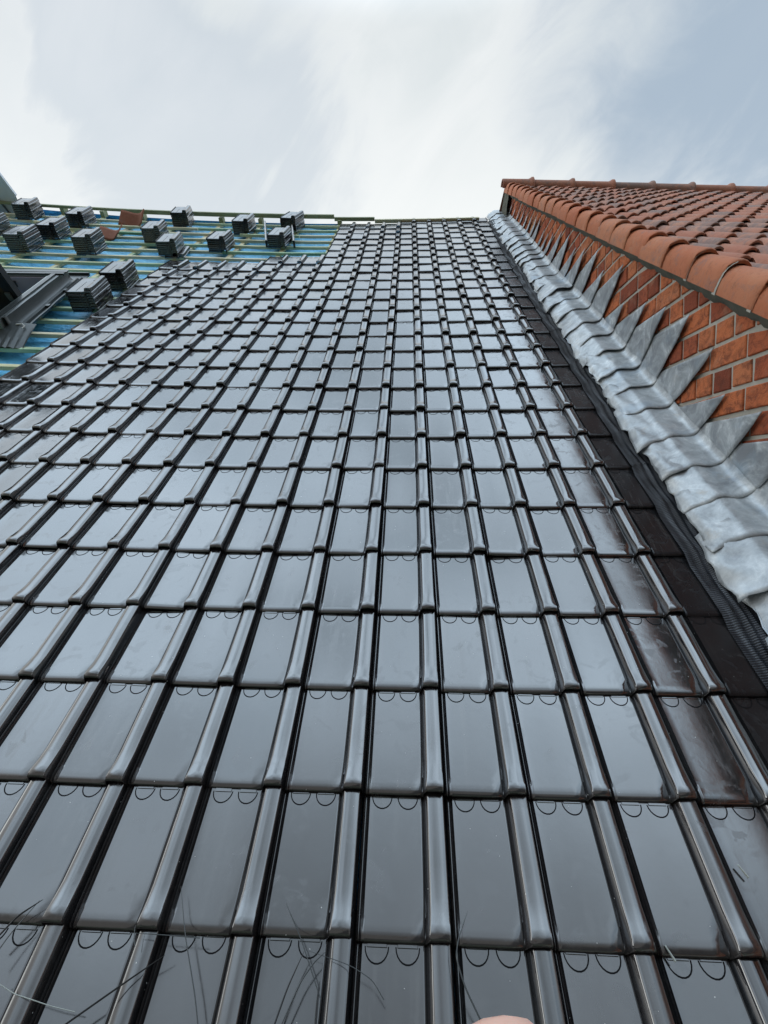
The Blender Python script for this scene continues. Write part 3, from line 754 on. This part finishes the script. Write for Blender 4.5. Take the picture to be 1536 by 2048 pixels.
# ---- stepped lead flashing, piece by piece
PIECES = [  # v at the crease, v and w of the tip
    (0.114, 0.031, 0.585), (0.447, 0.353, 0.543), (0.727, 0.634, 0.626), (0.998, 0.904, 0.481), (1.247, 1.154, 0.564), (1.497, 1.403, 0.522),
    (1.746, 1.670, 0.480), (2.022, 1.936, 0.428), (2.336, 2.163, 0.561), (2.601, 2.479, 0.621), (2.846, 2.755, 0.577), (3.139, 3.011, 0.524), (3.411, 3.343, 0.423),
    (3.681, 3.522, 0.626), (3.994, 3.863, 0.506), (4.274, 4.085, 0.607), (4.544, 4.380, 0.553), (4.865, 4.672, 0.501), (5.106, 4.942, 0.552), (5.463, 5.217, 0.533),
    (5.765, 5.511, 0.467), (5.938, 5.738, 0.422), (6.135, 5.920, 0.425), (6.381, 6.175, 0.499), (6.614, 6.364, 0.487), (6.874, 6.624, 0.469), (7.134, 6.874, 0.460), (7.415, 7.134, 0.449), (7.706, 7.415, 0.439), (7.997, 7.726, 0.418), (8.288, 8.039, 0.408), (8.590, 8.382, 0.397)]
TP = math.tan(PITCH)
for k, (vc, vt_, wt) in enumerate(PIECES):
    nxt = PIECES[k+1][0] if k+1 < len(PIECES) else vc + 0.2
    Lv = nxt - vc + 0.13; wc = 0.143 + 0.012*math.sin(vc*2.1); rs = np.random.default_rng(100+k)
    a = (wt-wc); nS, nV = 40, 16
    outw = float(rs.uniform(0.030, 0.062)); outu = 1.345 + float(rs.normal(0, 0.008)); curl = float(rs.uniform(0, 1)); lift = float(rs.uniform(0.0085, 0.0125))
    if k == 16: lift = 0.035
    ph = rs.uniform(0, 6, 8)
    P = np.zeros((nV, nS, 3))
    sh = [(outu, outw), (outu+0.022, outw+0.035), (1.436, wc-0.020), (1.454, wc-0.004), (1.48, wc), (1.540, wc), (1.565, wc+0.003), (1.583, wc+0.011), (1.595, wc+0.026), (1.601, wc+0.046)]
    cum = np.concatenate([[0], np.cumsum(np.linalg.norm(np.diff(np.array(sh), axis=0), axis=1))])
    for i in range(nV):
        q = i/(nV-1); 
        for j in range(nS):
            if j < 26:
                s_ = cum[-1]*j/25; uu = np.interp(s_, cum, [x[0] for x in sh]); ww = np.interp(s_, cum, [x[1] for x in sh]); vf = vc - 0.35*max(0, (1.454-uu))*curl; tau = 0
            else:
                tau = (j-25)/(nS-26); uu = 1.601; ww = None; 
            if ww is None:
                vfr = vc + (vt_-vc)*tau
                v = vfr + Lv*q
                wtop = wt - TP*(v-vt_)*0.98
                wtop = max(wtop, wc+0.056)
                ww = wc + 0.046 + (wtop-wc-0.046)*tau
                uu = 1.601 - 0.010*(1-q)**3*(0.4+tau*0.3)
                if q == 0: ww += 0
            else:
                v = vf + Lv*q
            off = lift*((1-q)**1.3) - 0.003*q
            crum = 0.0014*math.sin(v*19+ph[0]+uu*23)*math.sin(uu*31+ph[1]) + 0.003*math.sin(v*47+ph[2]+ww*40) + 0.0025*math.sin(uu*70+v*30+ph[3])
            edge = max(0, (1.452-uu)/0.08)
            if tau > 0: uu -= abs(crum)*0.5*(tau) + off*0.45; 
            else:
                ww += crum*(0.45+1.4*edge) + off*(1-0.3*edge)
                uu -= off*0.6*edge + 0.004*edge*math.sin(v*19+ph[4]) + 0.0015*edge*math.sin(v*71+ph[5])
                if j == 0 and curl > 0.6: ww += 0.012*math.sin(q*PI)
            v += (0.004*math.sin(uu*50+ph[6]) if tau == 0 else 0.002*math.sin(ww*30+ph[7]))*(1-q)
            P[i, j] = (uu, v, ww + (surf(uu, v) if tau == 0 else surf(1.60, v)*(1-tau)*1.0)*0.35)
    mb = MB(); mb.grid(R3f(P[..., 0], P[..., 1], P[..., 2]), flip=False); mb.a = [np.tile(np.clip((np.arange(nS)-17)/12.0, 0, 1), nV)]
    o = mb.build('lead_flashing', M['lead'], old, smooth=True)
    md = o.modifiers.new('thick', 'SOLIDIFY'); md.thickness = 0.0028; md.offset = 1

# ---- black pleated flashing strip between the tiles and the lead
st = MB(); pit = 0.0095; vs_ = np.arange(-0.9, 8.35, pit/4); nc = 22
P = np.zeros((len(vs_), nc, 3)); cc = np.linspace(0, 1, nc)
for i, v in enumerate(vs_):
    fr_ = (v/G) % 1.0; stp = -0.015*(fr_ if fr_ < 0.8 else (1-fr_)*4)
    sw = 0.002*math.sin(v*7.3) + 0.0015*math.sin(v*19.1+1)
    lap = 0.003*((v/1.93) % 1.0 < 0.01)
    amp = 0.0024
    uu = 1.272 + 0.06*max(0, (v-6.5)/2)*0.8 + sw*0.5 + cc*(0.135 + 0.0*v)
    ww = 0.006 + stp*(1-cc)**2 + 0.020*cc**1.1 + 0.004*np.sin(cc*PI*1.0)*(1+0.3*math.sin(v*5.7)) + 0.010*np.sin(v/G*2*PI*1.0+cc*5)*cc*(1-cc)*2 + lap
    ww = ww + 0.0035*np.sin(cc*30 + 0.5*math.sin(v*3.1))*np.sin(cc*PI)
    phs = v/pit*2*PI + 1.3*np.sin(cc*4+v*2)
    ww = ww + amp*(np.abs(np.sin(phs*0.5))*2-1)
    P[i] = np.stack([uu, np.full(nc, v), ww], -1)
st.grid(R3(P[..., 0], P[..., 1], P[..., 2])); st.build('pleated_strip', M['strip'], old, smooth=True)
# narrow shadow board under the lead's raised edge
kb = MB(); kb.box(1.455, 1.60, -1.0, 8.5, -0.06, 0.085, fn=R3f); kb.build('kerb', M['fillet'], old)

# ================================================================ loose strands in the foreground
def strand(name, pts, r, mat, label, cat, w=0.036, group=None, taper=True):
    q = []
    for k, p_ in enumerate(pts):
        ww = p_[2] if len(p_) > 2 else w; a, b_ = onroof(p_[:2], ww); q.append(R3(a, b_, ww))
    q = np.array(q); t_ = np.linspace(0, 1, len(q)); tt = np.linspace(0, 1, 7*len(q))
    # smooth interpolation
    Q = np.stack([np.interp(tt, t_, q[:, i]) for i in range(3)], -1)
    for _ in range(6): Q[1:-1] = (Q[:-2] + 2*Q[1:-1] + Q[2:])/4
    mb = MB(); rr_ = r*(1 - 0.75*np.abs(tt*1.0)**4) if taper else np.full(len(tt), r)
    mb.tube(Q, rr_[::-1] if taper == 2 else rr_, 6); o = mb.build(name, mat, None, True); return tag(o, label, cat, group)
M['strand'] = plain('black_strand', (0.016, 0.017, 0.018), 0.35, var=0.3)
M['strand2'] = plain('grey_strand', (0.055, 0.062, 0.064), 0.4, var=0.3)
M['strand3'] = plain('pale_strand', (0.34, 0.36, 0.33), 0.7, var=0.3)
gr = 'thin dry strands lying on the lowest tiles'
T = [([(-20, 1890), (35, 1832), (86, 1799)], .0022, 'strand', 'black strand reaching in from the left picture edge, bent at its tip'),
     ([(-20, 1925), (20, 1868), (80, 1800)], .0013, 'strand2', 'thin grey strand running beside the black one at the left picture edge'),
     ([(397, 2060), (390, 1990), (370, 1870), (362, 1772)], .0015, 'strand2', 'grey upright strand, longest of those crossing the bottom tiles'),
     ([(115, 2060), (250, 1965), (330, 1910)], .0019, 'strand', 'black strand slanting up to the right over the third tile'),
     ([(640, 1995), (603, 1880), (572, 1806)], .0012, 'strand2', 'thin grey strand leaning left above the crossed strands'),
     ([(545, 2060), (575, 1975), (608, 1903)], .0020, 'strand', 'dark strand of the crossed pair left of the middle, its left member'),
     ([(558, 2060), (600, 1965), (628, 1925), (652, 1903)], .0015, 'strand2', 'grey strand of the crossed pair left of the middle, its right member'),
     ([(630, 2060), (634, 2010), (639, 1963)], .0024, 'strand', 'short thick black strand right of the crossed pair'),
     ([(962, 2042), (930, 1975), (912, 1915), (916, 1880), (935, 1823)], .0018, 'strand2', 'kinked dark strand just left of the fingertip'),
     ([(400, 1876), (330, 1870), (265, 1866)], .0010, 'strand2', 'fine grey strand lying level along the tile edge'),
     ([(768, 2000), (745, 1960), (700, 1930), (612, 1900)], .0009, 'strand2', 'fine curved strand arching over the tile in the middle'),
     ([(270, 1893), (268, 1868), (271, 1850)], .0010, 'strand2', 'tiny upright strand on the tile edge')]
for pts, r, m_, lb in T: strand('strand', pts, r, M[m_], lb, 'strand', group=gr)
strand('smear', [(-10, 1962, .03), (28, 1988, .028), (60, 1998, .035), (100, 2012, .03), (150, 2024, .02)], .0009, M['strand3'], 'pale smear across the lowest tiles at the left, built as a thin thread', 'smear', taper=False)  # a surface smear on the glaze, added as a raised thread
chips = [((1496, 1757), 'long pale chip on the rightmost tile'), ((1350, 1925), 'white chip stuck at the tile edge lower right')]
for (px_, lb) in chips:
    a, b_ = onroof(px_, 0.004); q = MB(); q.hexa(R3(*np.array([(a, b_, .003), (a+.004, b_+.002, .003), (a-.008, b_+.030, .003), (a-.012, b_+.028, .003), (a+.001, b_+.001, .007), (a+.003, b_+.003, .007), (a-.008, b_+.026, .006), (a-.011, b_+.026, .006)]).T)); tag(q.build('chip', M['strand3']), lb, 'chip', 'pale chips on the tiles')

# ================================================================ the hand below the lens; only one fingertip shows
def camp(x, y, z): return rw(CAM + RC.T @ np.array([x, y, z]))
hm, t, b, tc = material('skin')
t.l.new(t.ramp(t.noise(tc.outputs['Object'], 60, 4), [(0.3, (0.62, 0.34, 0.26)), (0.7, (0.74, 0.46, 0.37))]), b.inputs['Base Color'])
b.inputs['Roughness'].default_value = 0.5; b.inputs['Subsurface Weight'].default_value = 0.15; b.inputs['Subsurface Radius'].default_value = (0.01, 0.004, 0.002); b.inputs['Subsurface Scale'].default_value = 0.5
def skin_chain(name, chains, mat, parent=None):
    V = []; E_ = []; Rr = []
    for ch in chains:
        base = len(V); start = ch[0]
        for k, (p_, r_) in enumerate(ch[1]):
            V.append(camp(*p_)); Rr.append(r_)
            if k: E_.append((base+k-1, base+k))
        if start is not None: E_.append((start, base))
    me = bpy.data.meshes.new(name); me.from_pydata([tuple(v) for v in V], E_, []); me.materials.append(mat)
    o = link(name, me, parent); sk_ = o.modifiers.new('skin', 'SKIN'); sk_.use_smooth_shade = True
    for q, r_ in zip(me.skin_vertices[0].data, Rr): q.radius = (r_[0], r_[1]) if isinstance(r_, tuple) else (r_, r_)
    me.skin_vertices[0].data[0].use_root = True
    sb = o.modifiers.new('sub', 'SUBSURF'); sb.levels = 2; sb.render_levels = 2
    return o
hand_ch = [(None, [((.075, .335, -.075), .024), ((.068, .300, -.045), (.030, .022)), ((.060, .268, -.012), (.036, .019)), ((.052, .240, .022), (.036, .016))]),
           (3, [((.036, .222, .058), .0105), ((.030, .196, .092), .0098), ((.0285, .165, .104), .0115), ((.0262, .1370, .1090), (.0160, .0122)), ((.0252, .1158, .1120), (.0180, .0095))]),
           (3, [((.052, .226, .062), .0105), ((.054, .206, .098), .0098), ((.050, .196, .125), .0092), ((.044, .190, .146), .0078)]),
           (3, [((.067, .232, .056), .0100), ((.073, .216, .088), .0094), ((.068, .210, .112), .0088), ((.060, .206, .130), .0075)]),
           (3, [((.082, .244, .044), .0090), ((.090, .232, .070), .0082), ((.085, .226, .090), .0076), ((.077, .222, .104), .0066)]),
           (1, [((.035, .285, -.010), .0140), ((.012, .262, .012), .0115), ((-.004, .240, .030), .0105), ((-.012, .222, .042), .0088)])]
hand = skin_chain('hand', hand_ch, hm)
tag(hand, 'bare hand just under the lens, one pink fingertip showing at the bottom edge', 'hand')
nb_ = MB()
P = np.zeros((5, 5, 3))
for i in range(5):
    for j in range(5):
        x = (i-2)/2*.0055; y = (j-2)/2*.0065
        P[i, j] = camp(.0262+x, .1400+y*1.0, .1005 - 0.0015*(1-(x/.0062)**2) - y*0.2)
nb_.grid(P); nb_.build('fingernail', plain('nail', (0.72, 0.50, 0.44), 0.3), hand, smooth=True)
cuff = skin_chain('sleeve', [(None, [((.078, .350, -.095), .034), ((.090, .420, -.170), .042), ((.115, .520, -.270), .050)])], plain('dark_cloth', (0.03, 0.035, 0.05), 0.9), hand)
